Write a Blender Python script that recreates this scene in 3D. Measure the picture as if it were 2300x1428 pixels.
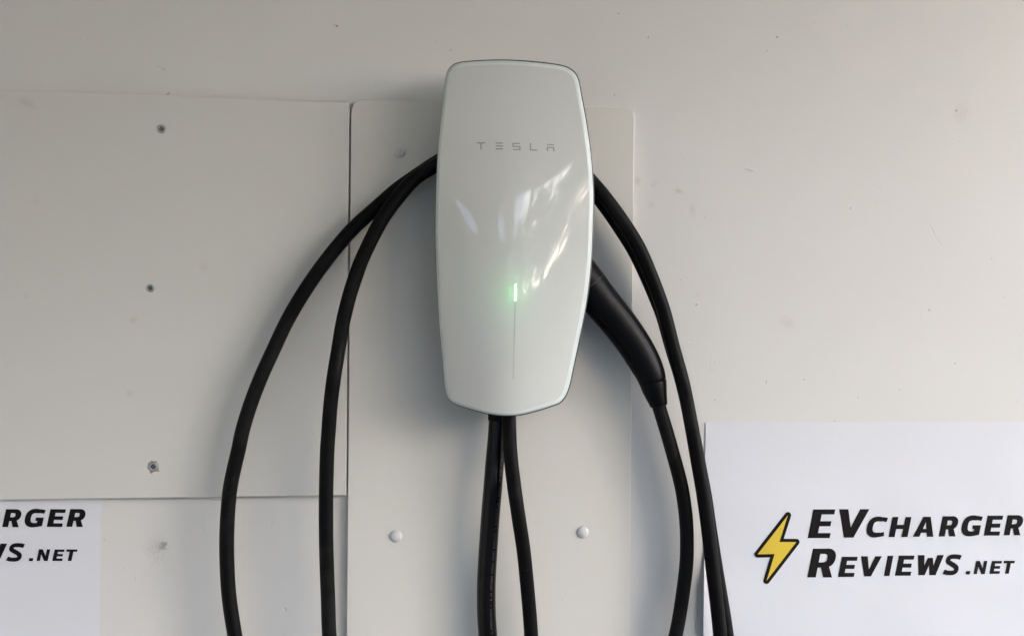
import bpy, bmesh, math, random
from mathutils import Vector, Matrix, noise
random.seed(7)
R = math.radians
for o in list(bpy.data.objects): bpy.data.objects.remove(o)
scene = bpy.context.scene
COL = scene.collection

# ---------------------------------------------------------------- camera
F = 2300.0                      # focal length in photo pixels (photo 2300 px wide)
YAW, ROLL, DIST = math.atan(F/19000.0), 0.011, 1.12
fw = Vector((math.sin(YAW), math.cos(YAW), 0))
r0 = Vector((math.cos(YAW), -math.sin(YAW), 0)); u0 = Vector((0, 0, 1))
rt = r0*math.cos(ROLL) + u0*math.sin(ROLL)
up = u0*math.cos(ROLL) - r0*math.sin(ROLL)
EYE = Vector((0, -DIST, 0))
cam = bpy.data.cameras.new('camera'); camo = bpy.data.objects.new('camera', cam); COL.objects.link(camo)
camo.matrix_world = Matrix(((rt.x, up.x, -fw.x, EYE.x), (rt.y, up.y, -fw.y, EYE.y), (rt.z, up.z, -fw.z, EYE.z), (0, 0, 0, 1)))
cam.sensor_width = 36; cam.lens = 36*F/2300; cam.clip_start = .02; cam.clip_end = 400
scene.camera = camo

# ---------------------------------------------------------------- sky, sun, exposure
SUN_EL, SUN_AZ = R(14), R(43)
world = bpy.data.worlds.new('World'); scene.world = world; world.use_nodes = True
wn = world.node_tree; wn.nodes.clear()
wo = wn.nodes.new('ShaderNodeOutputWorld'); bg = wn.nodes.new('ShaderNodeBackground'); sky = wn.nodes.new('ShaderNodeTexSky')
sky.sky_type = 'NISHITA'; sky.sun_disc = False; sky.sun_elevation = SUN_EL
sky.sun_rotation = math.pi - SUN_AZ; sky.dust_density = .9; sky.air_density = .55; sky.ozone_density = .85
sd = Vector((math.sin(SUN_AZ)*math.cos(SUN_EL), -math.cos(SUN_AZ)*math.cos(SUN_EL), math.sin(SUN_EL)))
bg.inputs['Strength'].default_value = 0.15
wn.links.new(sky.outputs[0], bg.inputs[0]); wn.links.new(bg.outputs[0], wo.inputs[0])
sun = bpy.data.lights.new('sun', 'SUN'); sun.energy = 0.56; sun.angle = R(50); sun.color = (1, .995, .985)
suno = bpy.data.objects.new('sun', sun); COL.objects.link(suno)
suno.rotation_euler = sd.to_track_quat('Z', 'Y').to_euler()
scene.view_settings.view_transform = 'Standard'; scene.view_settings.look = 'None'
scene.view_settings.exposure = 2.74; scene.view_settings.gamma = 1.0

# ---------------------------------------------------------------- helpers
def at(px, py, d=0.0):
    """point of the place seen at photo pixel (px,py), standing d metres off the wall (wall: y=0)"""
    v = fw*F + rt*(px-1150.0) - up*(py-714.0)
    return EYE + v*((DIST-d)/v.y)

def link(name, me, mat=None, parent=None, loc=None):
    o = bpy.data.objects.new(name, me); COL.objects.link(o)
    if mat is not None and me is not None: me.materials.append(mat)
    if parent is not None: o.parent = parent
    if loc is not None: o.location = loc
    return o
def thing(name, loc, label, cat, group=None):
    o = link(name, None, loc=loc); o.empty_display_size = .05
    o['label'] = label; o['category'] = cat
    if group: o['group'] = group
    return o
def mesh(name, verts, faces, mat, parent=None, smooth=False, origin=None):
    """verts in world coordinates; parent is an unrotated Empty or None"""
    org = parent.location.copy() if parent is not None else Vector((0, 0, 0))
    g = parent.parent if parent is not None else None
    while g is not None:
        org += g.location; g = g.parent
    me = bpy.data.meshes.new(name); me.from_pydata([tuple(Vector(v)-org) for v in verts], [], faces); me.update()
    bm = bmesh.new(); bm.from_mesh(me); bmesh.ops.recalc_face_normals(bm, faces=bm.faces); bm.to_mesh(me); bm.free()
    for p in me.polygons: p.use_smooth = smooth
    return link(name, me, mat, parent)
def flat(name, verts, faces, mat, parent=None):
    """like mesh but makes every face look at the camera side (-y)"""
    o = mesh(name, verts, faces, mat, parent); me = o.data
    bm = bmesh.new(); bm.from_mesh(me); bm.normal_update()
    for f in bm.faces:
        if f.normal.y > 0: f.normal_flip()
    bm.to_mesh(me); bm.free(); return o

def catmull(P, step):
    P = [Vector(p) for p in P]; Q = [P[0]*2-P[1]] + P + [P[-1]*2-P[-2]]; out = []
    for i in range(1, len(Q)-2):
        a, b, c, d = Q[i-1], Q[i], Q[i+1], Q[i+2]
        t0 = 0; t1 = t0+max(1e-6, (b-a).length)**.5; t2 = t1+max(1e-6, (c-b).length)**.5; t3 = t2+max(1e-6, (d-c).length)**.5
        n = max(2, int((c-b).length/step))
        for k in range(n):
            t = t1+(t2-t1)*k/n
            A1 = a*((t1-t)/(t1-t0))+b*((t-t0)/(t1-t0)); A2 = b*((t2-t)/(t2-t1))+c*((t-t1)/(t2-t1)); A3 = c*((t3-t)/(t3-t2))+d*((t-t2)/(t3-t2))
            B1 = A1*((t2-t)/(t2-t0))+A2*((t-t0)/(t2-t0)); B2 = A2*((t3-t)/(t3-t1))+A3*((t-t1)/(t3-t1))
            out.append(B1*((t2-t)/(t2-t1))+B2*((t-t1)/(t2-t1)))
    out.append(P[-1]); return out
def tube(path, rad, n=28, squash=None, cap=True):
    """rad: number or list of radii along the path. returns verts, faces"""
    V, Fc = [], []; m = len(path)
    T = [(path[min(i+1, m-1)]-path[max(i-1, 0)]).normalized() for i in range(m)]
    N = Vector((0, -1, 0)); N = (N-T[0]*N.dot(T[0])).normalized()
    for i in range(m):
        N = (N-T[i]*N.dot(T[i])).normalized(); B = T[i].cross(N)
        r = rad[i] if isinstance(rad, list) else rad
        s = squash if squash else 1.0
        for k in range(n):
            a = 2*math.pi*k/n
            V.append(path[i]+N*(math.cos(a)*r*s)+B*(math.sin(a)*r))
    for i in range(m-1):
        for k in range(n):
            Fc.append((i*n+k, i*n+(k+1) % n, (i+1)*n+(k+1) % n, (i+1)*n+k))
    if cap:
        Fc.append(tuple(range(n))[::-1]); Fc.append(tuple((m-1)*n+k for k in range(n)))
    return V, Fc

# ---------------------------------------------------------------- materials
def new_mat(name):
    m = bpy.data.materials.new(name); m.use_nodes = True
    nt = m.node_tree; b = nt.nodes['Principled BSDF']; return m, nt, b
def N(nt, t, **kw):
    n = nt.nodes.new(t)
    for k, v in kw.items(): setattr(n, k, v)
    return n
def simple(name, col, rough=.5, metal=0, coat=0, spec=.5, nscale=None, nstr=.1, colvar=0, dist=.0005):
    m, nt, b = new_mat(name)
    b.inputs['Base Color'].default_value = (*col, 1); b.inputs['Roughness'].default_value = rough
    b.inputs['Metallic'].default_value = metal; b.inputs['Coat Weight'].default_value = coat
    b.inputs['Specular IOR Level'].default_value = spec
    if nscale:
        tc = N(nt, 'ShaderNodeTexCoord'); no = N(nt, 'ShaderNodeTexNoise'); no.inputs['Scale'].default_value = nscale; no.inputs['Detail'].default_value = 4
        nt.links.new(tc.outputs['Object'], no.inputs['Vector'])
        bu = N(nt, 'ShaderNodeBump'); bu.inputs['Strength'].default_value = nstr; bu.inputs['Distance'].default_value = dist
        nt.links.new(no.outputs[0], bu.inputs['Height']); nt.links.new(bu.outputs[0], b.inputs['Normal'])
        if colvar:
            mr = N(nt, 'ShaderNodeMix', data_type='RGBA'); n2 = N(nt, 'ShaderNodeTexNoise'); n2.inputs['Scale'].default_value = nscale*.05; n2.inputs['Detail'].default_value = 5
            nt.links.new(tc.outputs['Object'], n2.inputs['Vector']); nt.links.new(n2.outputs[0], mr.inputs[0])
            mr.inputs[6].default_value = (*[c*(1-colvar) for c in col], 1); mr.inputs[7].default_value = (*[min(1, c*(1+colvar)) for c in col], 1)
            nt.links.new(mr.outputs[2], b.inputs['Base Color'])
    return m

def marked_mat(name, col, rough, fine, marks, blot=.02, spec=.5):
    """painted surface: roller texture, uneven filler and individual marks.
    marks: (px, py, rx_px, ry_px, angle_deg, kind, amount); kinds spot, stain, dent, ring, rough"""
    m, nt, b = new_mat(name); L = nt.links.new
    b.inputs['Roughness'].default_value = rough; b.inputs['Specular IOR Level'].default_value = spec
    geo = N(nt, 'ShaderNodeNewGeometry'); P = geo.outputs['Position']
    def noise_(s, d=4, r=.55):
        n = N(nt, 'ShaderNodeTexNoise'); n.inputs['Scale'].default_value = s; n.inputs['Detail'].default_value = d; n.inputs['Roughness'].default_value = r
        L(P, n.inputs['Vector']); return n.outputs[0]
    def math_(op, a, c, clamp=False):
        n = N(nt, 'ShaderNodeMath', operation=op); n.use_clamp = clamp
        for i, x in enumerate((a, c)):
            if isinstance(x, (int, float)): n.inputs[i].default_value = x
            else: L(x, n.inputs[i])
        return n.outputs[0]
    n1 = noise_(2.2, 6); n2 = noise_(9, 5)
    mix = N(nt, 'ShaderNodeMix', data_type='RGBA'); L(math_('MULTIPLY', math_('ADD', n1, n2), .5), mix.inputs[0])
    mix.inputs[6].default_value = (*[c*(1-blot*2) for c in col], 1); mix.inputs[7].default_value = (*[min(1, c*(1+blot*2)) for c in col], 1)
    colr = mix.outputs[2]
    fn = noise_(420, 3, .6); gr = noise_(60, 3); lo = noise_(7, 3)
    h = math_('ADD', math_('ADD', math_('MULTIPLY', fn, fine), math_('MULTIPLY', gr, fine*1.6)), math_('MULTIPLY', lo, fine*6))
    jit = N(nt, 'ShaderNodeTexNoise'); jit.inputs['Scale'].default_value = 240; L(P, jit.inputs['Vector'])
    warp = N(nt, 'ShaderNodeVectorMath', operation='MULTIPLY_ADD'); L(jit.outputs[1], warp.inputs[0]); warp.inputs[1].default_value = (.003,)*3; warp.inputs[2].default_value = (-.0015,)*3
    wp = N(nt, 'ShaderNodeVectorMath', operation='ADD'); L(warp.outputs[0], wp.inputs[0]); L(P, wp.inputs[1])
    for (px, py, rx, ry, ang, kind, amt) in marks:
        c = at(px, py, 0); k = DIST/F
        mp = N(nt, 'ShaderNodeMapping', vector_type='TEXTURE')
        mp.inputs['Location'].default_value = (c.x, 0, c.z); mp.inputs['Rotation'].default_value = (0, R(ang), 0)
        mp.inputs['Scale'].default_value = (rx*k, 10.0, ry*k); L(wp.outputs[0] if kind != 'spot' else P, mp.inputs['Vector'])
        ln = N(nt, 'ShaderNodeVectorMath', operation='LENGTH'); L(mp.outputs[0], ln.inputs[0])
        mr = N(nt, 'ShaderNodeMapRange', interpolation_type='SMOOTHERSTEP'); L(ln.outputs['Value'], mr.inputs[0])
        mr.inputs[1].default_value = 1; mr.inputs[2].default_value = .35 if kind in ('spot', 'dent', 'ring') else 0
        mr.inputs[3].default_value = 0; mr.inputs[4].default_value = 1; f = mr.outputs[0]
        if kind in ('spot', 'stain'):
            mx = N(nt, 'ShaderNodeMix', data_type='RGBA')
            if kind == 'stain':
                L(math_('MULTIPLY', math_('MULTIPLY', f, noise_(130, 4)), amt), mx.inputs[0]); mx.inputs[7].default_value = (.42, .37, .25, 1)
            else:
                L(math_('MULTIPLY', f, amt*.75), mx.inputs[0]); mx.inputs[7].default_value = (.10, .085, .07, 1)
            L(colr, mx.inputs[6]); colr = mx.outputs[2]
        elif kind == 'dent': h = math_('ADD', h, math_('MULTIPLY', f, -amt))
        elif kind == 'ring': h = math_('ADD', h, math_('MULTIPLY', math_('MULTIPLY', f, math_('SUBTRACT', 1.0, f)), amt*2.4))
        elif kind == 'rough': h = math_('ADD', h, math_('MULTIPLY', math_('MULTIPLY', f, noise_(330, 5, .7)), amt))
    bu = N(nt, 'ShaderNodeBump'); bu.inputs['Strength'].default_value = 1; bu.inputs['Distance'].default_value = .001
    L(h, bu.inputs['Height']); L(bu.outputs[0], b.inputs['Normal']); L(colr, b.inputs['Base Color'])
    return m

wall_marks = [
 (757,59,4,4,0,'spot',.8),(752,57,5,1.6,20,'spot',.5),(378,211,6,2,-35,'spot',.8),(367,155,9,3,30,'stain',.9),(356,150,5,2,0,'spot',.2),(1389,31,4,1.8,0,'spot',.7),
 (1456,84,1.8,6,10,'spot',.6),(1745,84,3.4,3.4,0,'spot',.8),(1722,115,2.8,2.8,0,'spot',.6),(1380,213,2,4,0,'spot',.5),(1828,52,2,2,0,'spot',.5),
 (2148,249,4,5,20,'spot',.6),(2165,252,36,42,0,'rough',1.2),(2165,250,38,40,0,'stain',.18),(2187,232,5,10,0,'ring',.25),(2156,318,2,2,0,'spot',.6),
 (1910,468,2.6,2.6,0,'spot',.7),(1564,684,3.4,3.4,0,'spot',.7),(2087,696,4,2.6,-25,'spot',.75),(1721,857,2.2,6,0,'spot',.55),(1806,852,3,2.4,0,'spot',.6),
 (1606,898,2.4,2.4,0,'spot',.6),(1927,892,2.6,2.6,0,'spot',.5),(2145,816,3,3,0,'spot',.5),(2020,875,2,2,0,'spot',.6),(1528,629,2.6,2,0,'spot',.5),(1584,489,1.8,1.8,0,'spot',.7),
 (2227,581,2.5,2,0,'spot',.5),(2255,668,2,3,0,'spot',.4),(1874,945,2.6,2,0,'spot',.6),(2285,900,2,2,0,'spot',.5),(700,30,2,2,0,'spot',.3),(180,90,2,2,0,'spot',.4),(980,95,2,2,0,'spot',.5),(1012,113,2.5,2.5,0,'spot',.7),
 (1526,345,8,11,0,'ring',.35),(1685,381,22,6,12,'rough',1.6),(1693,380,5,4,0,'ring',.4),(1972,426,15,2.2,28,'dent',.35),(2095,520,24,2.6,63,'dent',.4),(2112,548,18,2.2,50,'dent',.35),
 (1964,614,5,9,0,'ring',.3),(1602,817,9,17,0,'ring',.35),(1551,765,14,8,30,'ring',.25),(1838,366,3,7,0,'ring',.3),(1868,368,4,7,0,'ring',.25),(2066,760,12,6,30,'ring',.25),(2006,535,6,8,0,'ring',.22),
 (1525,429,16,9,15,'stain',.8),(1432,407,14,16,0,'stain',.6),(1470,415,16,8,-30,'stain',.35),(1556,470,12,24,0,'stain',.4),(1767,724,30,22,30,'stain',.35),(1568,662,14,10,0,'stain',.4),(1462,460,12,14,0,'stain',.35),
 (1900,60,2,14,-20,'dent',.2),(1385,85,16,9,20,'ring',.2),
 (360,1228,46,40,0,'rough',2.6),(368,1224,14,14,20,'rough',3.0),(347,1222,5,18,-25,'dent',.25),(372,1222,4,9,15,'spot',.3),(364,1229,4,3,0,'spot',.25),
 (330,1280,38,3,-50,'dent',.25),(303,1300,2.5,8,-10,'dent',.4),(234,1211,2.4,5,0,'spot',.3),(613,1176,3,8,15,'ring',.6),(640,1367,4,4,0,'dent',.6),(643,1370,3,2,0,'spot',.5),
 (447,1168,5,3,0,'ring',.4),(455,1190,2,9,-15,'dent',.25),(278,1276,2.2,2.2,0,'spot',.3),
]
M_wall = marked_mat('wall_paint', (.64, .632, .612), .62, .050, wall_marks, .02, .3)
board_marks = [(70,238,34,14,28,'stain',.5),(305,718,13,13,0,'stain',.55),(296,880,13,13,0,'stain',.55),(460,600,16,16,0,'stain',.25),(748,302,16,16,0,'stain',.2),(90,455,12,12,0,'stain',.2),
 (66,666,10,10,0,'stain',.2),(706,970,3,2,0,'spot',.3),(500,380,2,2,0,'spot',.2)]
M_board = marked_mat('melamine_board', (.60, .592, .562), .42, .004, board_marks, .01, .4)
M_plate = marked_mat('backing_plate', (.645, .63, .585), .38, .003, [(874,413,2,2,0,'spot',.6),(1260,1341,2,2,0,'spot',.35),(1236,1337,2,2,0,'spot',.25),(1230,1100,2,2,0,'spot',.2)], .008, .4)
M_chip = simple('chipboard_edge', (.20, .12, .07), .9, nscale=900, nstr=.6, colvar=.3)
M_cover = simple('back_painted_glass', (.56, .573, .552), .035, coat=0, spec=.36)
M_bevel = simple('glass_edge', (.62, .665, .65), .28, spec=.25)
M_gasket = simple('dark_gasket', (.02, .026, .032), .35)
M_house = simple('housing_plastic', (.05, .05, .052), .5, nscale=600, nstr=.3)
M_logo = simple('logo_print', (.25, .25, .235), .3)
M_rubber = simple('cable_rubber', (.0025, .0025, .003), .5, spec=.10, nscale=260, nstr=.25, colvar=.15, dist=.0003)
M_pvc = simple('glossy_cable_sheath', (.004, .0035, .004), .24, spec=.2, nscale=90, nstr=.2, dist=.0004)
M_emboss = simple('cable_emboss', (.016, .017, .019), .4)
M_handle = simple('plug_plastic', (.002, .002, .003), .38, spec=.15, nscale=900, nstr=.2)
M_metal = simple('zinc_screw', (.42, .44, .43), .38, metal=.85, nscale=500, nstr=.3)
M_recess = simple('recess_shade', (.05, .055, .05), .5, metal=.6)
M_cap = simple('screw_cap', (.58, .575, .58), .5, spec=.25)
M_paper = simple('printed_paper', (.66, .668, .705), .55, spec=.3, nscale=40, nstr=.25, colvar=.01, dist=.0015)
M_ink = simple('black_ink', (.007, .0055, .006), .6, spec=.12)
M_yel = simple('yellow_ink', (.66, .47, .035), .5)
M_ground = simple('concrete_ground', (.15, .14, .122), .85, nscale=12, nstr=.4, colvar=.15, dist=.01)
M_roof = simple('roof_underside', (.80, .72, .57), .7, nscale=8, nstr=.2)
mL, ntL, bL = new_mat('status_light'); bL.inputs['Base Color'].default_value = (.1, .6, .2, 1)
bL.inputs['Emission Color'].default_value = (.30, 1.0, .38, 1); bL.inputs['Emission Strength'].default_value = 2.2

def dusty(m, sc, thr, col, amt):
    nt = m.node_tree; b = nt.nodes['Principled BSDF']; src = b.inputs['Base Color']
    tc = N(nt, 'ShaderNodeTexCoord'); no = N(nt, 'ShaderNodeTexNoise'); no.inputs['Scale'].default_value = sc; no.inputs['Detail'].default_value = 6; no.inputs['Roughness'].default_value = .7
    nt.links.new(tc.outputs['Object'], no.inputs['Vector'])
    mr = N(nt, 'ShaderNodeMapRange'); mr.inputs[1].default_value = thr; mr.inputs[2].default_value = thr+.08; mr.inputs[4].default_value = amt
    nt.links.new(no.outputs[0], mr.inputs[0]); mx = N(nt, 'ShaderNodeMix', data_type='RGBA'); nt.links.new(mr.outputs[0], mx.inputs[0])
    if src.is_linked: nt.links.new(src.links[0].from_socket, mx.inputs[6])
    else: mx.inputs[6].default_value = src.default_value
    mx.inputs[7].default_value = (*col, 1); nt.links.new(mx.outputs[2], src)
dusty(M_rubber, 260, .66, (.10, .095, .085), .7); dusty(M_rubber, 9, .52, (.012, .012, .012), .6); dusty(M_handle, 300, .70, (.06, .06, .055), .5)
# ---------------------------------------------------------------- setting: wall, ground, roof over the wall
def box(name, x0, x1, y0, y1, z0, z1, mat, parent=None):
    v = [(x, y, z) for x in (x0, x1) for y in (y0, y1) for z in (z0, z1)]
    f = [(0, 1, 3, 2), (4, 6, 7, 5), (0, 4, 5, 1), (2, 3, 7, 6), (0, 2, 6, 4), (1, 5, 7, 3)]
    return mesh(name, v, f, mat, parent)
wall = box('wall', -3.4, 3.4, 0, .14, -1.35, 1.2, M_wall); wall['kind'] = 'structure'
ground = mesh('ground', [(-120, -200, -1.35), (120, -200, -1.35), (120, 40, -1.35), (-120, 40, -1.35)], [(0, 1, 2, 3)], M_ground); ground['kind'] = 'structure'
roof = box('roof', -3.4, 1.95, -2.6, .14, .95, 1.03, M_roof); roof['kind'] = 'structure'
M_side = simple('added_wall_paint', (.76, .72, .62), .8)
side = box('added_side_wall', -1.95, -1.82, -2.6, 0, -1.35, .95, M_side); side['kind'] = 'structure'  # added wall out of view, shading the left and bouncing warm light
# added lintel, openings cut for glass reflections, and the posts that carry the roof edge
M_post = simple('white_post_paint', (.78, .78, .76), .5)
def band(x0, x1, z0, z1): box('added_lintel_panel', x0, x1, -2.6, -2.52, z0, z1, M_side, roof)
def ax(az): return .14+2.45*math.tan(R(az))
w1 = (ax(-23.5), ax(-18), .57, .72); w2 = (ax(-4.5), ax(0.5), .62, .80)
band(-1.82, w1[0], .52, .95); band(w1[1], w2[0], .52, .95); band(w2[1], ax(9), .52, .95)
for w in (w1, w2): band(w[0], w[1], .52, w[2]); band(w[0], w[1], w[3], .95)
for az, w in ((9.6, .07), (21, .06), (35.5, .05)): box('post', ax(az)-w/2, ax(az)+w/2, -2.58, -2.54, -1.35, .95, M_post, roof)
# across the yard: trees; added foliage and building hide low sky in the glass
M_leaf = simple('leaves', (.05, .085, .03), .6, nscale=3, nstr=.1, colvar=.4); M_bark = simple('bark', (.12, .09, .07), .9)
def tree(loc, h, rad, seed, label):
    rnd = random.Random(seed); loc = Vector(loc)
    t = thing('tree', loc, label, 'tree'); V, Fc = tube([loc+Vector((math.sin(i)*.06, 0, h*.62*i/6)) for i in range(7)], [.16*(1-i/9) for i in range(7)], 10)
    mesh('trunk', V, Fc, M_bark, t, True); V, Fc = [], []
    blobs = [(Vector((rnd.uniform(-1, 1)*rad*.75, rnd.uniform(-1, 1)*rad*.6, h*.44+rnd.random()*h*.56)), rad*rnd.uniform(.22, .42)) for _ in range(26)]
    for c, r in blobs:
        for _ in range(150):
            d = Vector((rnd.gauss(0, 1), rnd.gauss(0, 1), rnd.gauss(0, 1))).normalized()*r*rnd.random()**.4; p = loc+c+d
            a = Vector((rnd.gauss(0, 1), rnd.gauss(0, 1), rnd.gauss(0, 1))).normalized(); b2 = a.orthogonal().normalized(); s_ = rnd.uniform(.04, .09)
            k = len(V); V += [p-a*s_, p+b2*s_*.5, p+a*s_, p-b2*s_*.5]; Fc.append((k, k+1, k+2, k+3))
    o = mesh('crown', V, Fc, M_leaf, t)
for i, (az, dist, h, rad) in enumerate(((14, 9, 3.75, 1.5), (27, 8, 3.6, 1.3), (39, 9.5, 4.0, 1.7), (52, 8.5, 3.4, 1.6))):
    tree((.14+dist*math.sin(R(az)), -dist*math.cos(R(az)), -1.35), h, rad, i+2, ['leafy tree straight across the yard, seen only in the glass', 'leafy tree behind the white post, seen only in the glass', 'tallest leafy tree across the yard, seen only in the glass', 'leafy tree at the yard edge, seen only in the glass'][i])
M_render = simple('added_house_render', (.66, .62, .54), .8, nscale=20, nstr=.3, dist=.01); M_tile = simple('roof_tiles', (.10, .07, .06), .8, nscale=6, nstr=.5, dist=.05)
nh = thing('added_house', (-4.5, -10.5, -1.35), 'added rendered building across the yard, out of view, blocking low sky and bouncing light', 'added_house')  # added, unseen: closes the sky band, pale render gives fill light
box('wall', -11, .9, -14, -10.5, -1.35, 1.35, M_render, nh)
mesh('roof', [(-11.3, -10.2, 1.35), (1.2, -10.2, 1.35), (1.2, -12.3, 2.3), (-11.3, -12.3, 2.3), (1.2, -14.3, 1.35), (-11.3, -14.3, 1.35)], [(0, 1, 2, 3), (3, 2, 4, 5), (1, 4, 2), (0, 3, 5), (0, 5, 4, 1)], M_tile, nh)
for wx in (-8.5, -5.5, -2.5): box('window', wx, wx+1.1, -10.5, -10.46, -.5, .5, M_cover, nh)
V, Fc = [], []; rnd = random.Random(9)
for k in range(14000):
    az = R(rnd.uniform(2, 52)); dd = rnd.uniform(9.5, 11); p = Vector((dd*math.sin(az), -dd*math.cos(az), -1.35+2.2*rnd.random()**.75+.25*math.sin(az*9)))
    a = Vector((rnd.gauss(0, 1), rnd.gauss(0, 1), rnd.gauss(0, 1))).normalized(); b2 = a.orthogonal().normalized(); s_ = rnd.uniform(.08, .16)
    q = len(V); V += [p-a*s_, p+b2*s_*.6, p+a*s_, p-b2*s_*.6]; Fc.append((q, q+1, q+2, q+3))
added_hedge = mesh('added_hedge', V, Fc, M_leaf); added_hedge['kind'] = 'stuff'; added_hedge['label'] = 'added green foliage across the yard, out of view, screening low sky'; added_hedge['category'] = 'added_hedge'  # added leaf screen, keeps the low sun disc out of the glass

# ---------------------------------------------------------------- boards on the wall
def rounded(pts, rad, seg=7):
    out = []; n = len(pts)
    for i in range(n):
        p = Vector(pts[i]); a = Vector(pts[i-1]); b = Vector(pts[(i+1) % n]); r = rad[i]
        if r <= 0: out.append(p); continue
        da = (a-p).normalized(); db = (b-p).normalized(); ang = da.angle(db); t = r/math.tan(ang/2)
        c = p+(da+db).normalized()*(r/math.sin(ang/2)); s = p+da*t-c; e = p+db*t-c
        for k in range(seg+1):
            q = s.lerp(e, k/seg); out.append(c+q.normalized()*r)
    return out
def plate(name, pts, d0, d1, mat, parent, edge_mat=None, bev=.0005):
    fr = [at(p[0], p[1], d1) for p in pts]; c = sum(fr, Vector())/len(fr); n = len(fr)
    inner = []
    for i in range(n):
        t = (fr[(i+1) % n]-fr[i-1]).normalized(); nn = Vector((-t.z, 0, t.x))
        if nn.dot(c-fr[i]) < 0: nn = -nn
        inner.append(fr[i]+nn*bev)
    V = inner + [Vector((p.x, -(d1-bev), p.z)) for p in fr] + [Vector((p.x, -d0, p.z)) for p in fr]
    Fc = [tuple(range(n))]+[(i, (i+1) % n, n+(i+1) % n, n+i) for i in range(n)]+[(n+i, n+(i+1) % n, 2*n+(i+1) % n, 2*n+i) for i in range(n)]+[tuple(2*n+i for i in range(n))[::-1]]
    o = mesh(name, V, Fc, mat, parent)
    if edge_mat:
        o.data.materials.append(edge_mat)
        for p in o.data.polygons:
            if abs(p.normal.y) < .2: p.material_index = 1
    return o
lb = thing('wall_board', at(200, 660, 0), 'wide plain white board screwed to the wall left of the charger', 'board')
plate('panel', rounded([(-420, 188.7), (785, 230.2), (777.6, 1112), (-420, 1127.4)], [3, 4, 3, 3], 3), .0015, .0095, M_board, lb, M_chip)
rb = thing('backing_board', at(1100, 760, 0), 'tall white board with rounded top corners mounted directly behind the charger', 'board')
plate('panel', rounded([(788.6, 223), (1425, 243), (1409.5, 1760), (776.0, 1740)], [30, 24, 24, 24], 9), .0, .0085, M_plate, rb, None, .0005)

def disc_profile(cx, cy, prof, d0, n=28):
    """lathe about the wall normal. prof: (radius m, height m above d0)"""
    c = at(cx, cy, d0); V = []; Fc = []
    for r, h in prof:
        for k in range(n):
            a = 2*math.pi*k/n; V.append(c+Vector((math.cos(a)*r, -h, math.sin(a)*r)))
    for i in range(len(prof)-1):
        for k in range(n): Fc.append((i*n+k, i*n+(k+1) % n, (i+1)*n+(k+1) % n, (i+1)*n+k))
    Fc.append(tuple((len(prof)-1)*n+k for k in range(n))); return V, Fc, c
def screw(cx, cy, r, rot, chipped=False):
    V, Fc, c = disc_profile(cx, cy, [(r*1.0, -.0004), (r*.98, .0003), (r*.90, .00062), (r*.60, .00070), (r*.52, .0004)], .0095)
    s = mesh('screw', V, Fc, M_metal, lb, True)
    # cross recess drawn flat: four dark lobes painting its shade, and a bright centre
    V, Fc = [], []
    for q in range(4):
        a = rot+q*math.pi/2; e = Vector((math.cos(a), 0, math.sin(a))); f = Vector((-math.sin(a), 0, math.cos(a)))
        b = len(V)
        for (l, w) in ((.12, .16), (.34, .22), (.50, .08)):
            V += [c+(e*l+f*w)*r+Vector((0, -.0006, 0)), c+(e*l-f*w)*r+Vector((0, -.0006, 0))]
        Fc += [(b, b+1, b+3, b+2), (b+2, b+3, b+5, b+4)]
    rc = flat('cross_recess_shade', [Vector(v)+Vector((0, -.0002, 0)) for v in V], Fc, M_recess, lb)
    rc.parent = s
    if chipped:
        rnd = random.Random(3); V = []; n = 40
        for k in range(n):
            a = 2*math.pi*k/n
            rr = r*(1.04+.10*rnd.random())
            for (ca, w, hgt) in ((-40, 14, .62), (-112, 9, .75), (-100, 6, .3), (60, 8, .45), (105, 8, .42), (132, 5, .4), (-165, 7, .25), (-20, 7, .4)):
                dd = abs((math.degrees(a)-ca+180) % 360-180)
                if dd < w: rr += r*hgt*(1-dd/w)
            V.append(c+Vector((math.cos(a)*rr, -.00012, math.sin(a)*rr)))
        flat('chipped_hole', V, [tuple(range(n))], M_chipbare, lb)
M_chipbare = simple('bare_chipboard', (.30, .20, .11), .95, nscale=1500, nstr=.8, colvar=.4)
screw(363, 290, .0047, R(8)); screw(338, 647, .0044, R(80)); screw(344, 1047.5, .0050, R(92), True)
def cap(cx, cy, r):
    V, Fc, c = disc_profile(cx, cy, [(r, 0), (r, .0007), (r*.93, .0015), (r*.75, .0024), (r*.5, .0030), (r*.25, .0033), (r*.05, .0034)], .0085, 32)
    mesh('screw_cap', V, Fc, M_cap, rb, True)
cap(897.5, 341, .0063); cap(1317, 351, .0062); cap(889.5, 1203, .0066); cap(1308.5, 1194.5, .0066)

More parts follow.
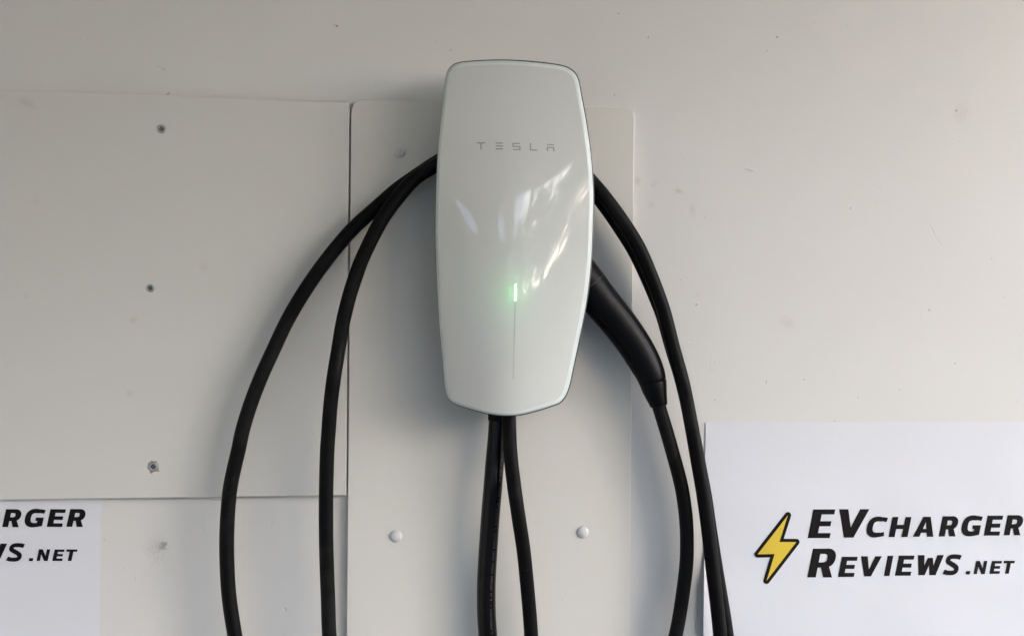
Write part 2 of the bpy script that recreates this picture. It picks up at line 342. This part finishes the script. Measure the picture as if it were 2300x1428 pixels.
# ---------------------------------------------------------------- charger
OUT = [(1031,142),(1062,138.7),(1090,137.2),(1118,136.4),(1146,136.9),(1174,138.4),(1202,140.7),(1230,143.6),(1258,148),(1275,153.5),(1289,163.5),(1297,176),(1305.8,217.7),(1317,279),(1327,352),
 (1331,408),(1332.2,450),(1331.6,490),(1330.6,526),(1327.4,586.5),(1320.6,652),(1311,712),(1299.5,768),(1286,832),(1276,874),(1267.5,892),(1256.7,903.8),(1233.6,912.5),(1202,922.5),(1166,931),(1139,932.8),(1118,931.9),(1097,928.5),
 (1055,917.5),(1023.5,907),(1011,898.5),(1003.6,887.5),(1000.2,872),(995,820),(990,768),(985.3,706),(981.5,632),(979,576.5),(978,526),(978.3,474),(980,412),(983,347),(988,290),(994.8,231.7),(1003,169),(1008.5,156),(1017,147.5)]
def smooth_outline(P, n):
    Q = [Vector((a, b, 0)) for a, b in P]; Q = Q[-2:]+Q+Q[:3]
    c = catmull(Q, 1.5)
    # cut to one turn
    i0 = min(range(len(c)//3), key=lambda i: (c[i]-Vector((*P[0], 0))).length)
    i1 = min(range(len(c)*2//3, len(c)), key=lambda i: (c[i]-Vector((*P[0], 0))).length)
    c = c[i0:i1]; L = [0]
    for i in range(len(c)): L.append(L[-1]+(c[(i+1) % len(c)]-c[i]).length)
    res = []; j = 0
    for k in range(n):
        s = L[-1]*k/n
        while L[j+1] < s: j += 1
        f = (s-L[j])/(L[j+1]-L[j]); q = c[j].lerp(c[(j+1) % len(c)], f); res.append(Vector((q.x, q.y)))
    return res
OL = smooth_outline(OUT, 320)
def inset(P, e):
    n = len(P); out = []
    for i in range(n):
        t = (P[(i+1) % n]-P[i-1]).normalized(); out.append(P[i]+Vector((-t.y, t.x))*e)
    return out
def sstep(a, b, x):
    x = max(0, min(1, (x-a)/(b-a))); return x*x*(3-2*x)
def D(px, py):
    t = (py-136)/797.0; xc = 1151-12*t; u = (px-xc)/176.0
    B = .007+.022*sstep(.05, 1.0, t)
    base = .053+.012*math.sin(math.pi*min(1, max(0, t))**.8)
    k = .05
    return base+B*(1-(math.sqrt(u*u+k)-math.sqrt(k))/(math.sqrt(1+k)-math.sqrt(k))*.35-.65*u*u)
ch = thing('wall_charger', at(1150, 520, 0), 'glossy white glass-fronted electric car charger with a lit green status line', 'car charger')
BW, BD = 9.0, .0034
def ringdepth(p, e):
    f = max(0.0, 1-e/BW); return D(p.x, p.y)-BD*(1-math.sqrt(max(0, 1-f*f)))
rings = []
for e in (0, .5, 1.3, 2.6, 4.5, 6.8, 9.0): rings.append([(p, e) for p in inset(OL, e)])
n = len(OL)
V = []; Fc = []
back = inset(OL, .0)
V += [at(p.x, p.y, ringdepth(p, 0)-.0022) for p in back]
for rg in rings: V += [at(p.x, p.y, ringdepth(p, e)) for p, e in rg]
for i in range(len(rings)):
    for k in range(n): Fc.append((i*n+k, i*n+(k+1) % n, (i+1)*n+(k+1) % n, (i+1)*n+k))
bevel = mesh('glass_edge', V, Fc, M_bevel, ch, True)
# main face
inner = [p for p, e in rings[-1]]; V = []; NN = []; Fc = []; M = 34
def spine(p):
    y = max(300, min(780, p.y*.62+540*.38)); return Vector((1151-12*(y-136)/797, y))
def nrm(x, y):
    a = at(x+1, y, D(x+1, y))-at(x-1, y, D(x-1, y)); b = at(x, y+1, D(x, y+1))-at(x, y-1, D(x, y-1))
    q = a.cross(b).normalized(); return q if q.y < 0 else -q
for i in range(M+1):
    s = 1-(i/M)
    for p in inner:
        q = spine(p).lerp(p, s); V.append(at(q.x, q.y, D(q.x, q.y))); NN.append(nrm(q.x, q.y))
for i in range(M):
    for k in range(n): Fc.append((i*n+k, (i+1)*n+k, (i+1)*n+(k+1) % n, i*n+(k+1) % n))
org = ch.location
me = bpy.data.meshes.new('glass_cover'); me.from_pydata([tuple(v-org) for v in V], [], Fc); me.update()
if me.polygons[n*3].normal.y > 0:
    bm = bmesh.new(); bm.from_mesh(me); bmesh.ops.reverse_faces(bm, faces=bm.faces); bm.to_mesh(me); bm.free()
for p in me.polygons: p.use_smooth = True
me.normals_split_custom_set_from_vertices([tuple(q) for q in NN])
link('glass_cover', me, M_cover, ch)
# gasket showing as a thin dark line round the glass
G = []
for p in OL:
    a = math.atan2((p.y-535)/400, (p.x-1155)/176)
    G.append(Vector((p.x+1.0+1.7*math.cos(a), p.y-.2+2.2*math.sin(a))))
ins = inset(G, 10); V = []
for e, dd in ((0, -.0030), (0, -.0075)): V += [at(p.x, p.y, ringdepth(OL[i], 0)+dd) for i, p in enumerate(G)]
V = [at(p.x, p.y, ringdepth(OL[i], 0)-.0030) for i, p in enumerate(ins)]+V+[at(p.x, p.y, ringdepth(OL[i], 0)-.0075) for i, p in enumerate(ins)]
Fc = [(i*n+k, i*n+(k+1) % n, (i+1)*n+(k+1) % n, (i+1)*n+k) for i in range(3) for k in range(n)]+[(3*n+k, 3*n+(k+1) % n, (k+1) % n, k) for k in range(n)]
mesh('gasket', V, Fc, M_gasket, ch, True)
# rear housing, narrower than the glass; the cable is wound round it
hp = rounded([(1035, 352), (1275, 356), (1262, 880), (1032, 876)], [40]*4, 6)
V = [at(p.x, p.y, .0085) for p in hp]+[at(p.x, p.y, .040) for p in hp]+[at(1153+(p.x-1153)*1.12, 560+(p.y-560)*1.05, .047) for p in hp]+[at(1153+(p.x-1153)*1.12, 540+(p.y-560)*1.05, .0515) for p in hp]
m_ = len(hp)
Fc = [(i*m_+k, i*m_+(k+1) % m_, (i+1)*m_+(k+1) % m_, (i+1)*m_+k) for i in range(3) for k in range(m_)]+[tuple(range(m_))[::-1], tuple(3*m_+k for k in range(m_))]
mesh('rear_housing', V, Fc, M_house, ch)
def on_glass(name, polys, mat, off=.00018, parent=None):
    V, Fc = [], []
    for j, P in enumerate(polys):
        b = len(V); V += [at(x, y, D(x, y)+off+j*.00001) for x, y in P]; Fc.append(tuple(range(b, b+len(P))))
    return flat(name, V, Fc, mat, parent or ch)
# status light and the faint groove below it
def strip(name, x0, y0, x1, y1, w, mat, off, steps=10):
    polys = []
    for k in range(steps):
        a, b = k/steps, (k+1)/steps
        xa, ya, xb, yb = x0+(x1-x0)*a, y0+(y1-y0)*a, x0+(x1-x0)*b, y0+(y1-y0)*b
        polys.append([(xa-w/2, ya), (xa+w/2, ya), (xb+w/2, yb), (xb-w/2, yb)])
    V, Fc = [], []
    for P in polys:
        b = len(V); V += [at(x, y, D(x, y)+off) for x, y in P]; Fc.append((b, b+1, b+2, b+3))
    return flat(name, V, Fc, mat, ch)
M_groove = simple('unlit_light_strip', (.45, .475, .47), .2)
strip('unlit_strip', 1157.3, 677, 1152.8, 850, 2.6, M_groove, .00015, 24)
strip('status_light', 1158.6, 638, 1157.4, 675, 3.0, mL, .0003)
for k in range(3):  # added lamps floating off the glass, casting the strip's green halo
    pl = bpy.data.lights.new('status_glow_fill', 'POINT'); pl.energy = .0004; pl.color = (.18, 1, .28); pl.shadow_soft_size = .002; pl.specular_factor = 0
    py = 643+14*k; po = bpy.data.objects.new('status_glow_fill', pl); COL.objects.link(po); po.location = at(1158, py, D(1158, py)+.022)-org; po.parent = ch
# lettering (zoomed drawing coordinates -> photo pixels)
def LZ(P): return [(1050+x/10.4545, 300+y/10.4545) for x, y in P]
letters = [
 [[(205,208),(424,208),(405,238),(237,241)], [(303,238),(334,238),(331,379),(301,377)]],
 [[(646,212),(838,215),(826,243),(668,241)], [(646,280),(840,284),(827,313),(670,309)], [(648,347),(840,352),(827,382),(668,379)]],
 [[(1055,220),(1233,225),(1233,252),(1055,247)], [(1055,247),(1083,248),(1083,290),(1055,290)], [(1055,290),(1247,296),(1247,323),(1055,317)], [(1217,323),(1247,323),(1247,366),(1217,366)], [(1060,362),(1247,366),(1247,393),(1070,388)]],
 [[(1463,228),(1491,230),(1491,376),(1463,376)], [(1463,374),(1642,380),(1622,409),(1475,403)]],
 [[(1853,249),(2040,258),(2030,282),(1875,275)], [(1860,314),(2042,321),(2042,346),(1860,341)], [(1860,341),(1893,341),(1893,419),(1864,417)], [(2011,345),(2042,345),(2042,422),(2011,420)]],
]
for Lp in letters: on_glass('letter', [LZ(P) for P in Lp], M_logo)

# ---------------------------------------------------------------- cables
def path(pts, step=.006): return catmull([at(x, y, d) for x, y, d in pts], step)
CAB = .00755
down_front = [(1141,880,.046),(1142.8,933,.050),(1146,1011,.051),(1154,1085,.051),(1164.6,1159,.050),(1175.7,1233,.046),(1183.5,1307,.042),(1190,1381,.040),(1193,1428,.040)]
def nearer(P, k): return [(x, y, .0085+CAB+.0015+(d-.0175)*k) if y < 800 else (x, y, d) for x, y, d in P]
loop1 = [(1196,1600,.035),(1150,1820,.030),(980,1985,.028),(760,1940,.026),(610,1750,.026),(550,1560,.026)]
left_outer = [(527.6,1428,.028),(515,1343.5,.028),(510,1269.6,.028),(509.5,1195.7,.028),(516,1103,.028),(526,1050,.028),(535.3,1011,.028),(544.7,966.5,.028),(562.6,907.7,.028),(586.4,846,.029),(614.5,784.5,.030),(640,730,.031),
 (664.4,685.7,.032),(692,641.5,.033),(725,594.7,.034),(758,553,.034),(795,511.5,.034),(849,462.8,.033),(890,427,.031),(922,404,.029),(985,362,.027)]
over1 = [(1060,322,.027),(1155,308,.027),(1250,342,.029)]
R1s = [(1335,415,.047),(1362,447.6,.050),(1398.6,497.5,.052),(1434,555,.053),(1462,618.5,.053),(1484,677,.053),(1491.5,700,.053),(1513,784,.052),(1531,848.5,.050),(1546,918.5,.048),(1568,1042,.046),(1580,1112,.045),(1590,1185,.045),(1599.4,1266,.045),(1617.6,1428,.045)]
R2s = [(1327,424,.030),(1353,456,.031),(1388,506,.032),(1424,563,.032),(1454,625,.032),(1478,682,.032),(1487,705,.032),(1510,785,.031),(1529.5,848.5,.030),(1546,918.5,.029),(1570,1042,.029),(1583.5,1112,.029),(1594.5,1185,.029),(1607,1266,.029),(1633,1428,.029)]
left_inner = [(739.8,1428,.034),(736.8,1343.5,.034),(734,1269.6,.034),(732.4,1195.7,.035),(732.6,1103,.036),(735,1011,.038),(738,966.5,.039),(742.5,907.7,.040),(750,846,.042),(760,784.5,.043),(771,720,.044),(788,653,.046),
 (797.5,624.7,.047),(808.7,592.5,.047),(823,560,.048),(852,503,.049),(874.8,468,.049),(920,413,.048),(943,393,.047),(983,369,.045)]
over2 = [(1060,322,.045),(1155,305,.046),(1255,338,.047)]
loopA = [(1650,1600,.026),(1655,1800,.026),(1520,2050,.028),(1200,2140,.030),(900,2020,.030),(775,1750,.032)]
over1b = over1
# plug lead
lead = [(1633,1428,.029)]
H = [(1517,1428,0.0320),(1532,1344.5,0.0330),(1541.5,1266,0.0340),(1543,1224,0.0340),(1541,1168,0.0350),(1531.7,1098,0.0360),(1514,1028,0.0370),(1497,968,0.0380),(1481,915.7,0.0390),(1474,890,0.0390)]
loopB = [(1625,1560,.045),(1630,1760,.042),(1560,1900,.040),(1480,1840,.038),(1462,1700,.038),(1485,1540,.040)]
cc = thing('charging_cable', at(1150, 1000, 0), 'long matt black charging cable looped around the charger, ending in a plug handle', 'cable')
full = down_front+loop1+nearer(left_outer+over1+R2s, .72)+loopA+nearer(left_inner+over2+R1s, .78)+loopB+H
V, Fc = tube(path(full, .005), CAB, 24)
mesh('cable_sheath', V, Fc, M_rubber, cc, True)
# plug handle
k_ = (DIST-.036)/F
HA = [(1285.5,591.0,0.0360,43.5),(1297.5,608.0,0.0360,43.5),(1322.5,641.0,0.0360,43.5),(1350.5,677.5,0.0360,42.6),(1380.5,712.5,0.0360,40.3),(1408.5,749.5,0.0360,39.4),(1432.5,785.0,0.0365,38.2),(1450.0,817.0,0.0370,36.8),(1461.0,840.5,0.0380,33.8),(1465.8,856.0,0.0380,31.8),(1466.6,858.5,0.0380,30.8)]
pp = [at(x, y, d) for x, y, d, r in HA]; rr = [r for *_, r in HA]
fine = catmull(pp, .0035)
def radat(q):
    res = []
    for i in range(len(pp)-1):
        a, b = pp[i], pp[i+1]; f = max(0, min(1, (q-a).dot(b-a)/(b-a).length_squared)); res.append(((a.lerp(b, f)-q).length, (rr[i]*(1-f)+rr[i+1]*f)*k_))
    return min(res)[1]
rads = [radat(q) for q in fine]
V, Fc = tube(fine, rads, 40, squash=.80)
hd = mesh('plug_handle', V, Fc, M_handle, cc, True)
# frames for details on the handle
def frame(i):
    T = (fine[min(i+1, len(fine)-1)]-fine[max(i-1, 0)]).normalized(); Nn = Vector((0, -1, 0)); Nn = (Nn-T*Nn.dot(T)).normalized(); return T, Nn, T.cross(Nn)
def on_handle(f, ang, lift=0):
    i = int(f); g = f-i; j = min(i+1, len(fine)-1); c = fine[i].lerp(fine[j], g); T, Nn, B = frame(i)
    if B.x < 0: B = -B
    r = rads[i]*(1-g)+rads[j]*g
    return c+Nn*(math.cos(ang)*(r*.80+lift))+B*(math.sin(ang)*(r+lift))
V, Fc = [], []
f0 = min(range(len(fine)), key=lambda i: (fine[i]-at(1370, 694, .036)).length); f1 = min(range(len(fine)), key=lambda i: (fine[i]-at(1447, 806, .037)).length)
NR = 40
for q in range(NR):
    f = f0+(f1-f0)*q/NR; w = (f1-f0)/NR*.28
    for s in range(9):
        a = R(-118+s*9.5); lift = .0008*math.sin(math.pi*s/8)+.0001
        b = len(V); V += [on_handle(f-w, a, -.0002), on_handle(f, a, lift), on_handle(f+w, a, -.0002)]
        if s: Fc += [(b-3, b-2, b+1, b), (b-2, b-1, b+2, b+1)]
ribs = mesh('grip_ribs', V, Fc, M_handle, cc); ribs['kind'] = 'stuff'; 
sm = [on_handle(f0-8+(f1-f0+10)*t/24, R(24+14*math.sin(t/24*2.6)), -.0001) for t in range(25)]
V, Fc = tube(sm, .00028, 6); mesh('mould_seam', V, Fc, M_house, cc, True)
fr_ = [on_handle(f0-9, R(-40+5*s), .00002) for s in range(24)]
V, Fc = tube(fr_, .0003, 6); mesh('collar_seam', V, Fc, M_house, cc, True)
# strain relief
SR = [(1466.4,857,0.0380,31.0),(1467,860,0.0380,31.2),(1470,874,0.0385,28.8),(1474,889,0.0390,25.0),(1477.6,901,0.0390,22.0),(1479.6,908.5,0.0390,20.6),(1480.2,911,0.0390,19.4)]
pp2 = [at(x, y, d) for x, y, d, r in SR]
V, Fc = tube(pp2, [r*k_ for *_, r in SR], 32, squash=.9); mesh('strain_relief', V, Fc, M_handle, cc, True)

sc = thing('supply_cable', at(1115, 980, 0), 'thick shiny black supply cable with raised lettering hanging straight under the charger', 'cable')
sp = [(1122,890,.028),(1119.5,933,.028),(1117,974,.029),(1111,1040,.031),(1107.5,1085,.034),(1101.5,1159,.033),(1096.5,1233,.032),(1092.5,1307,.031),(1092.8,1381,.030),(1095.8,1428,.030),(1102,1550,.029),(1112,1800,.028),(1105,2200,.026),(1105,2900,.024)]
spp = path(sp, .004); V, Fc = tube(spp, .0101, 28); mesh('cable_sheath', V, Fc, M_pvc, sc, True)
gl = [at(1120.5,915,.028), at(1119.8,930,.028), at(1119.6,943,.028), at(1119.5,945,.028)]
V, Fc = tube(gl, [.0113, .0113, .0113, .0104], 28); mesh('gland_nut', V, Fc, M_rubber, sc, False)
# raised, worn and unreadable print running along the sheath
rnd = random.Random(5); V, Fc = [], []
def on_sup(f, ang, lift):
    i = int(f); g = f-i; c = spp[i].lerp(spp[i+1], g); T = (spp[i+1]-spp[i]).normalized(); Nn = Vector((0, -1, 0)); Nn = (Nn-T*Nn.dot(T)).normalized(); B = T.cross(Nn)
    if B.x < 0: B = -B
    return c+Nn*math.cos(ang)*(.0101+lift)+B*math.sin(ang)*(.0101+lift)
ia = min(range(len(spp)), key=lambda i: (spp[i]-at(1115, 1010, .036)).length); ib = min(range(len(spp)), key=lambda i: (spp[i]-at(1096, 1428, .03)).length)
f = ia
while f < ib-1:
    if rnd.random() < .78:
        a0 = R(36)-(f-ia)/(ib-ia)*R(22)
        for (dl, a, b2) in ((0, 0, 1), (.10, 0, rnd.choice((.3, 1))), (.24, rnd.choice((0, .5)), 1)):
            b = len(V); w = .045
            for (ff, aa) in ((f+dl-w, a), (f+dl+w, a), (f+dl+w, b2), (f+dl-w, b2)): V.append(on_sup(ff, a0+R(13)*aa, .00012))
            Fc.append((b, b+1, b+2, b+3))
        for e in (0, 1):
            if rnd.random() < .5:
                b = len(V)
                for (ff, aa) in ((f, e-.12), (f+.24, e-.12), (f+.24, e+.02), (f, e+.02)): V.append(on_sup(ff, a0+R(13)*aa, .00014))
                Fc.append((b, b+1, b+2, b+3))
    f += .46
em = flat('raised_print', V, Fc, M_emboss, sc); em['kind'] = 'stuff'

# ---------------------------------------------------------------- paper signs
def buffer_poly(P, r):
    """outline of a polygon grown by r with round corners; P counter-clockwise or clockwise"""
    n = len(P); A = sum(P[i][0]*P[(i+1) % n][1]-P[(i+1) % n][0]*P[i][1] for i in range(n)); sg = 1 if A > 0 else -1; out = []
    for i in range(n):
        p = Vector(P[i]); a = Vector(P[i-1]); b = Vector(P[(i+1) % n]); d1 = (p-a).normalized(); d2 = (b-p).normalized()
        n1 = Vector((d1.y, -d1.x))*sg; n2 = Vector((d2.y, -d2.x))*sg; cr = (d1.x*d2.y-d1.y*d2.x)*sg
        if cr > 0:
            a1 = math.atan2(n1.y, n1.x); a2 = math.atan2(n2.y, n2.x); da = (a2-a1) % (2*math.pi)
            if sg < 0: da = -((a1-a2) % (2*math.pi))
            for k in range(9): out.append(p+Vector((math.cos(a1+da*k/8), math.sin(a1+da*k/8)))*r)
        else:
            h = (n1+n2).normalized(); out.append(p+h*(r/max(.2, h.dot(n1))))
    return [(q.x, q.y) for q in out]
def thick(pts, wid):
    """quads along a centre line; wid a number or list"""
    Q = []; m = len(pts); P = [Vector(p) for p in pts]; L_, R_ = [], []
    for i in range(m):
        t = (P[min(i+1, m-1)]-P[max(i-1, 0)]).normalized(); nn = Vector((-t.y, t.x)); w = (wid[i] if isinstance(wid, list) else wid)/2
        L_.append(P[i]+nn*w); R_.append(P[i]-nn*w)
    return [[tuple(L_[i]), tuple(L_[i+1]), tuple(R_[i+1]), tuple(R_[i])] for i in range(m-1)]
def arc(cx, cy, rx, ry, a0, a1, n=14, p=2.5):
    out = []
    for k in range(n+1):
        a = R(a0+(a1-a0)*k/n); c, s = math.cos(a), math.sin(a)
        out.append((cx+rx*math.copysign(abs(c)**(2/p), c), cy+ry*math.copysign(abs(s)**(2/p), s)))
    return out
def glyph(ch_, w, h, t, tv):
    """upright glyph polygons in a box w x h (y up). t stem, tv bar thickness"""
    q = lambda *p: list(p)
    if ch_ == 'E': return [q((0,0),(t,0),(t,h),(0,h)), q((t,0),(w,0),(w,tv),(t,tv)), q((t,h-tv),(w,h-tv),(w,h),(t,h)), q((t,h/2-tv*.5),(w*.93,h/2-tv*.5),(w*.93,h/2+tv*.5),(t,h/2+tv*.5))]
    if ch_ == 'H': return [q((0,0),(t,0),(t,h),(0,h)), q((w-t,0),(w,0),(w,h),(w-t,h)), q((t,h/2-tv/2),(w-t,h/2-tv/2),(w-t,h/2+tv/2),(t,h/2+tv/2))]
    if ch_ == 'I': return [q((0,0),(t,0),(t,h),(0,h))]
    if ch_ == 'T': return [q((0,h-tv),(w,h-tv),(w,h),(0,h)), q((w/2-t/2,0),(w/2+t/2,0),(w/2+t/2,h-tv),(w/2-t/2,h-tv))]
    if ch_ == 'V': return [q((0,h),(t*1.02,h),(w*.5,h*.36),(w*.5,0),(w*.5-t*.52,0)), q((w-t*1.02,h),(w,h),(w*.5+t*.52,0),(w*.5,0),(w*.5,h*.36))]
    if ch_ == 'A': return [q((0,0),(t*.95,0),(w*.5,h*.74),(w*.5,h),(w*.5-t*.55,h)), q((w,0),(w-t*.95,0),(w*.5,h*.74),(w*.5,h),(w*.5+t*.55,h)), q((w*.24,h*.20),(w*.76,h*.20),(w*.70,h*.20+tv),(w*.30,h*.20+tv))]
    if ch_ == 'N': return [q((0,0),(t,0),(t,h),(0,h)), q((w-t,0),(w,0),(w,h),(w-t,h)), q((0,h),(t*1.1,h),(w,0),(w-t*1.1,0))]
    if ch_ == 'W':
        a = w*.29; b = w*.71; m = w*.5; s = t*.5
        return [q((0,h),(t*1.05,h),(a+s*.8,0),(a-s,0)), q((a-s*.6,0),(a+s,0),(m+s*.55,h*.86),(m-s*.8,h*.86)), q((m-s*.55,h*.86),(m+s*.8,h*.86),(b+s*.6,0),(b-s,0)), q((b-s*.8,0),(b+s,0),(w,h),(w-t*1.05,h))]
    if ch_ == 'R':
        y0 = h*.34; r = (h-y0)/2; cy = (h+y0)/2
        bowl = arc(w*.52, cy, w*.46-t*.45, r-tv*.5, 90, -90, 12, 2.4)
        return [q((0,0),(t,0),(t,h),(0,h)), q((t,h-tv),(w*.53,h-tv),(w*.53,h),(t,h)), q((t,y0),(w*.53,y0),(w*.53,y0+tv),(t,y0+tv))]+thick(bowl, [tv+(t-tv)*math.sin(math.pi*k/12) for k in range(13)])+[q((w*.44,y0+tv*.4),(w*.78,y0+tv*.3),(w,0),(w-t*1.06,0))]
    if ch_ == 'C':
        c = arc(w*.54, h/2, w*.54-t/2, h/2-tv/2, 62, 298, 20, 2.5); return thick(c, [tv+(t-tv)*math.sin(math.pi*k/20) for k in range(21)])+thick([(w*.72,h-tv*.52),(w*1.0,h-tv*.72)], tv*.98)+thick([(w*.72,tv*.52),(w*.97,tv*.75)], tv*.98)
    if ch_ == 'G':
        c = arc(w*.54, h/2, w*.54-t/2, h/2-tv/2, 62, 298, 20, 2.5); return thick(c, [tv+(t-tv)*math.sin(math.pi*k/20) for k in range(21)])+thick([(w*.72,h-tv*.52),(w*1.0,h-tv*.72)], tv*.98)+thick([(w*.70,tv*.5),(w*.98,tv*.78)], tv*.98)+[q((w-t,tv*.2),(w,tv*.5),(w,h*.53),(w-t,h*.53)), q((w*.58,h*.53-tv*.85),(w-t,h*.53-tv*.85),(w-t,h*.53),(w*.58,h*.53))]
    if ch_ == 'S':
        c = [(w*.97,h-tv*.75),(w*.75,h-tv*.52)]+arc(w*.46, h*.74, w*.46-t*.45, h*.26-tv/2, 90, 225, 9, 2.3)+[(w*.38,h*.565),(w*.62,h*.47)]+arc(w*.54, h*.27, w*.46-t*.45, h*.27-tv/2, 45, -90, 9, 2.3)+[(w*.28,tv*.52),(w*.03,tv*.80)]
        return thick(c, tv*1.12)
    if ch_ == '.': return [q((0,0),(w,0),(w,h),(0,h))]
# glyph, bottom-left x, baseline y, bottom width, cap height, stem, bar (drawing coordinates, 3.71 per photo pixel)
TXT = [('E',498,325,183,239,78,42),('V',713,321.5,253,237,76,42),('C',975,318,158,170,50,36),('H',1172,316,158,167,50,36),('A',1375,313.5,170,166,56,32),('R',1590,311,140,168,50,36),('G',1766,308,158,170,50,36),('E',1965,304,130,166,50,34),('R',2131,301.5,139,167,50,36),
       ('R',495,652.5,206,240,70,44),('E',750,648,132,168,50,34),('V',910,644,173,168,54,34),('I',1132,640,47,168,47,34),('E',1225,638,130,168,50,34),('W',1384,634,216,168,52,30),('S',1622,632,128,170,50,34),('.',1814,627,34,28,34,28),('N',1880,624.5,94,110,28,26),('E',2012,622.5,84,108,32,23),('T',2112,621,92,108,32,22)]
def sheared(g, x0, y0): return [[(x0+x+.197*y, y0-y) for x, y in P] for P in g]
def paper_surface(corners, dfun, name, parent, nx=110, ny=90):
    (tl, tr, br, bl) = [Vector(c) for c in corners]; V = []; Fc = []
    for j in range(ny+1):
        for i in range(nx+1):
            u, v = i/nx, j/ny; p = tl.lerp(tr, u).lerp(bl.lerp(br, u), v)
            V.append(at(p.x, p.y, dfun(p.x, p.y)))
    for j in range(ny):
        for i in range(nx): a = j*(nx+1)+i; Fc.append((a, a+1, a+nx+2, a+nx+1))
    bnd = [i for i in range(nx+1)]+[j*(nx+1)+nx for j in range(1, ny+1)]+[ny*(nx+1)+i for i in range(nx-1, -1, -1)]+[j*(nx+1) for j in range(ny-1, 0, -1)]
    top = len(Fc); nv = len(V); W = [V[i] for i in bnd]; m = len(W)
    V += W+[p+Vector((0, .00012, 0)) for p in W]
    Fc += [(nv+k, nv+(k+1) % m, nv+m+(k+1) % m, nv+m+k) for k in range(m)]
    o = mesh(name, V, Fc, M_paper, parent); me = o.data
    if me.polygons[0].normal.y > 0:
        bm = bmesh.new(); bm.from_mesh(me); bmesh.ops.reverse_faces(bm, faces=bm.faces); bm.to_mesh(me); bm.free()
    for i, p in enumerate(me.polygons): p.use_smooth = i < top
    return o
def sign(corners, fmap, dfun, loc, label, name='paper_sign'):
    t = thing(name, loc, label, 'sign', 'printed paper signs on the wall')
    paper_surface(corners, dfun, 'paper', t)
    off = .00035
    bolt = [(333,135),(262,357),(403,358),(155,680),(222,458),(80,460)]
    def put(nm, polys, mat, o0):
        V, Fc = [], []
        for j, P in enumerate(polys):
            b = len(V)
            for x, y in P:
                X, Y = fmap(x, y); V.append(at(X, Y, dfun(X, Y)+o0+j*.000006))
            Fc.append(tuple(range(b, b+len(P))))
        return flat(nm, V, Fc, mat, t)
    e = put('lightning_emblem', [buffer_poly(bolt, 27)], M_ink, off)
    y = put('emblem_fill', [bolt], M_yel, off+.0004); y.parent = e; 
    for (c, x0, y0, w, h, st, bar) in TXT: put('printed_letter', sheared(glyph(c, w, h, st, bar), x0, y0), M_ink, off)
    return t
def d_right(x, y):
    e = max(0, 1-abs(x-1582)/26.0); v = sstep(1230, 1330, y)*(1-sstep(1400, 1500, y)*.4)
    return .0008+.0011*(noise.noise(Vector((x*.005+y*.004, y*.011-x*.003, 1.3)))+.6)+.0042*e*e*v
def d_left(x, y): return .0006+.0003*(noise.noise(Vector((x*.005, y*.005, 7.3)))+.5)
fr = lambda x, y: (1680+x/3.71, 1120+y/3.71)
def fl(x, y):
    X, Y = fr(x, y); return (4.7+(X-2108.6)*.99, 1183.8+(Y-1203.8)*.888+.0115*(X-2195))
sign([(1585, 948.5), (2560, 947.5), (2560, 1640), (1577.5, 1640)], fr, d_right, at(2000, 1290, 0), 'white paper sign with yellow lightning bolt and black lettering, right of the hanging cables')
sign([(-700, 1060), (230, 1060), (219.5, 1640), (-700, 1640)], fl, d_left, at(-100, 1290, 0), 'white paper sign below the wide screwed board, cut off at the left')
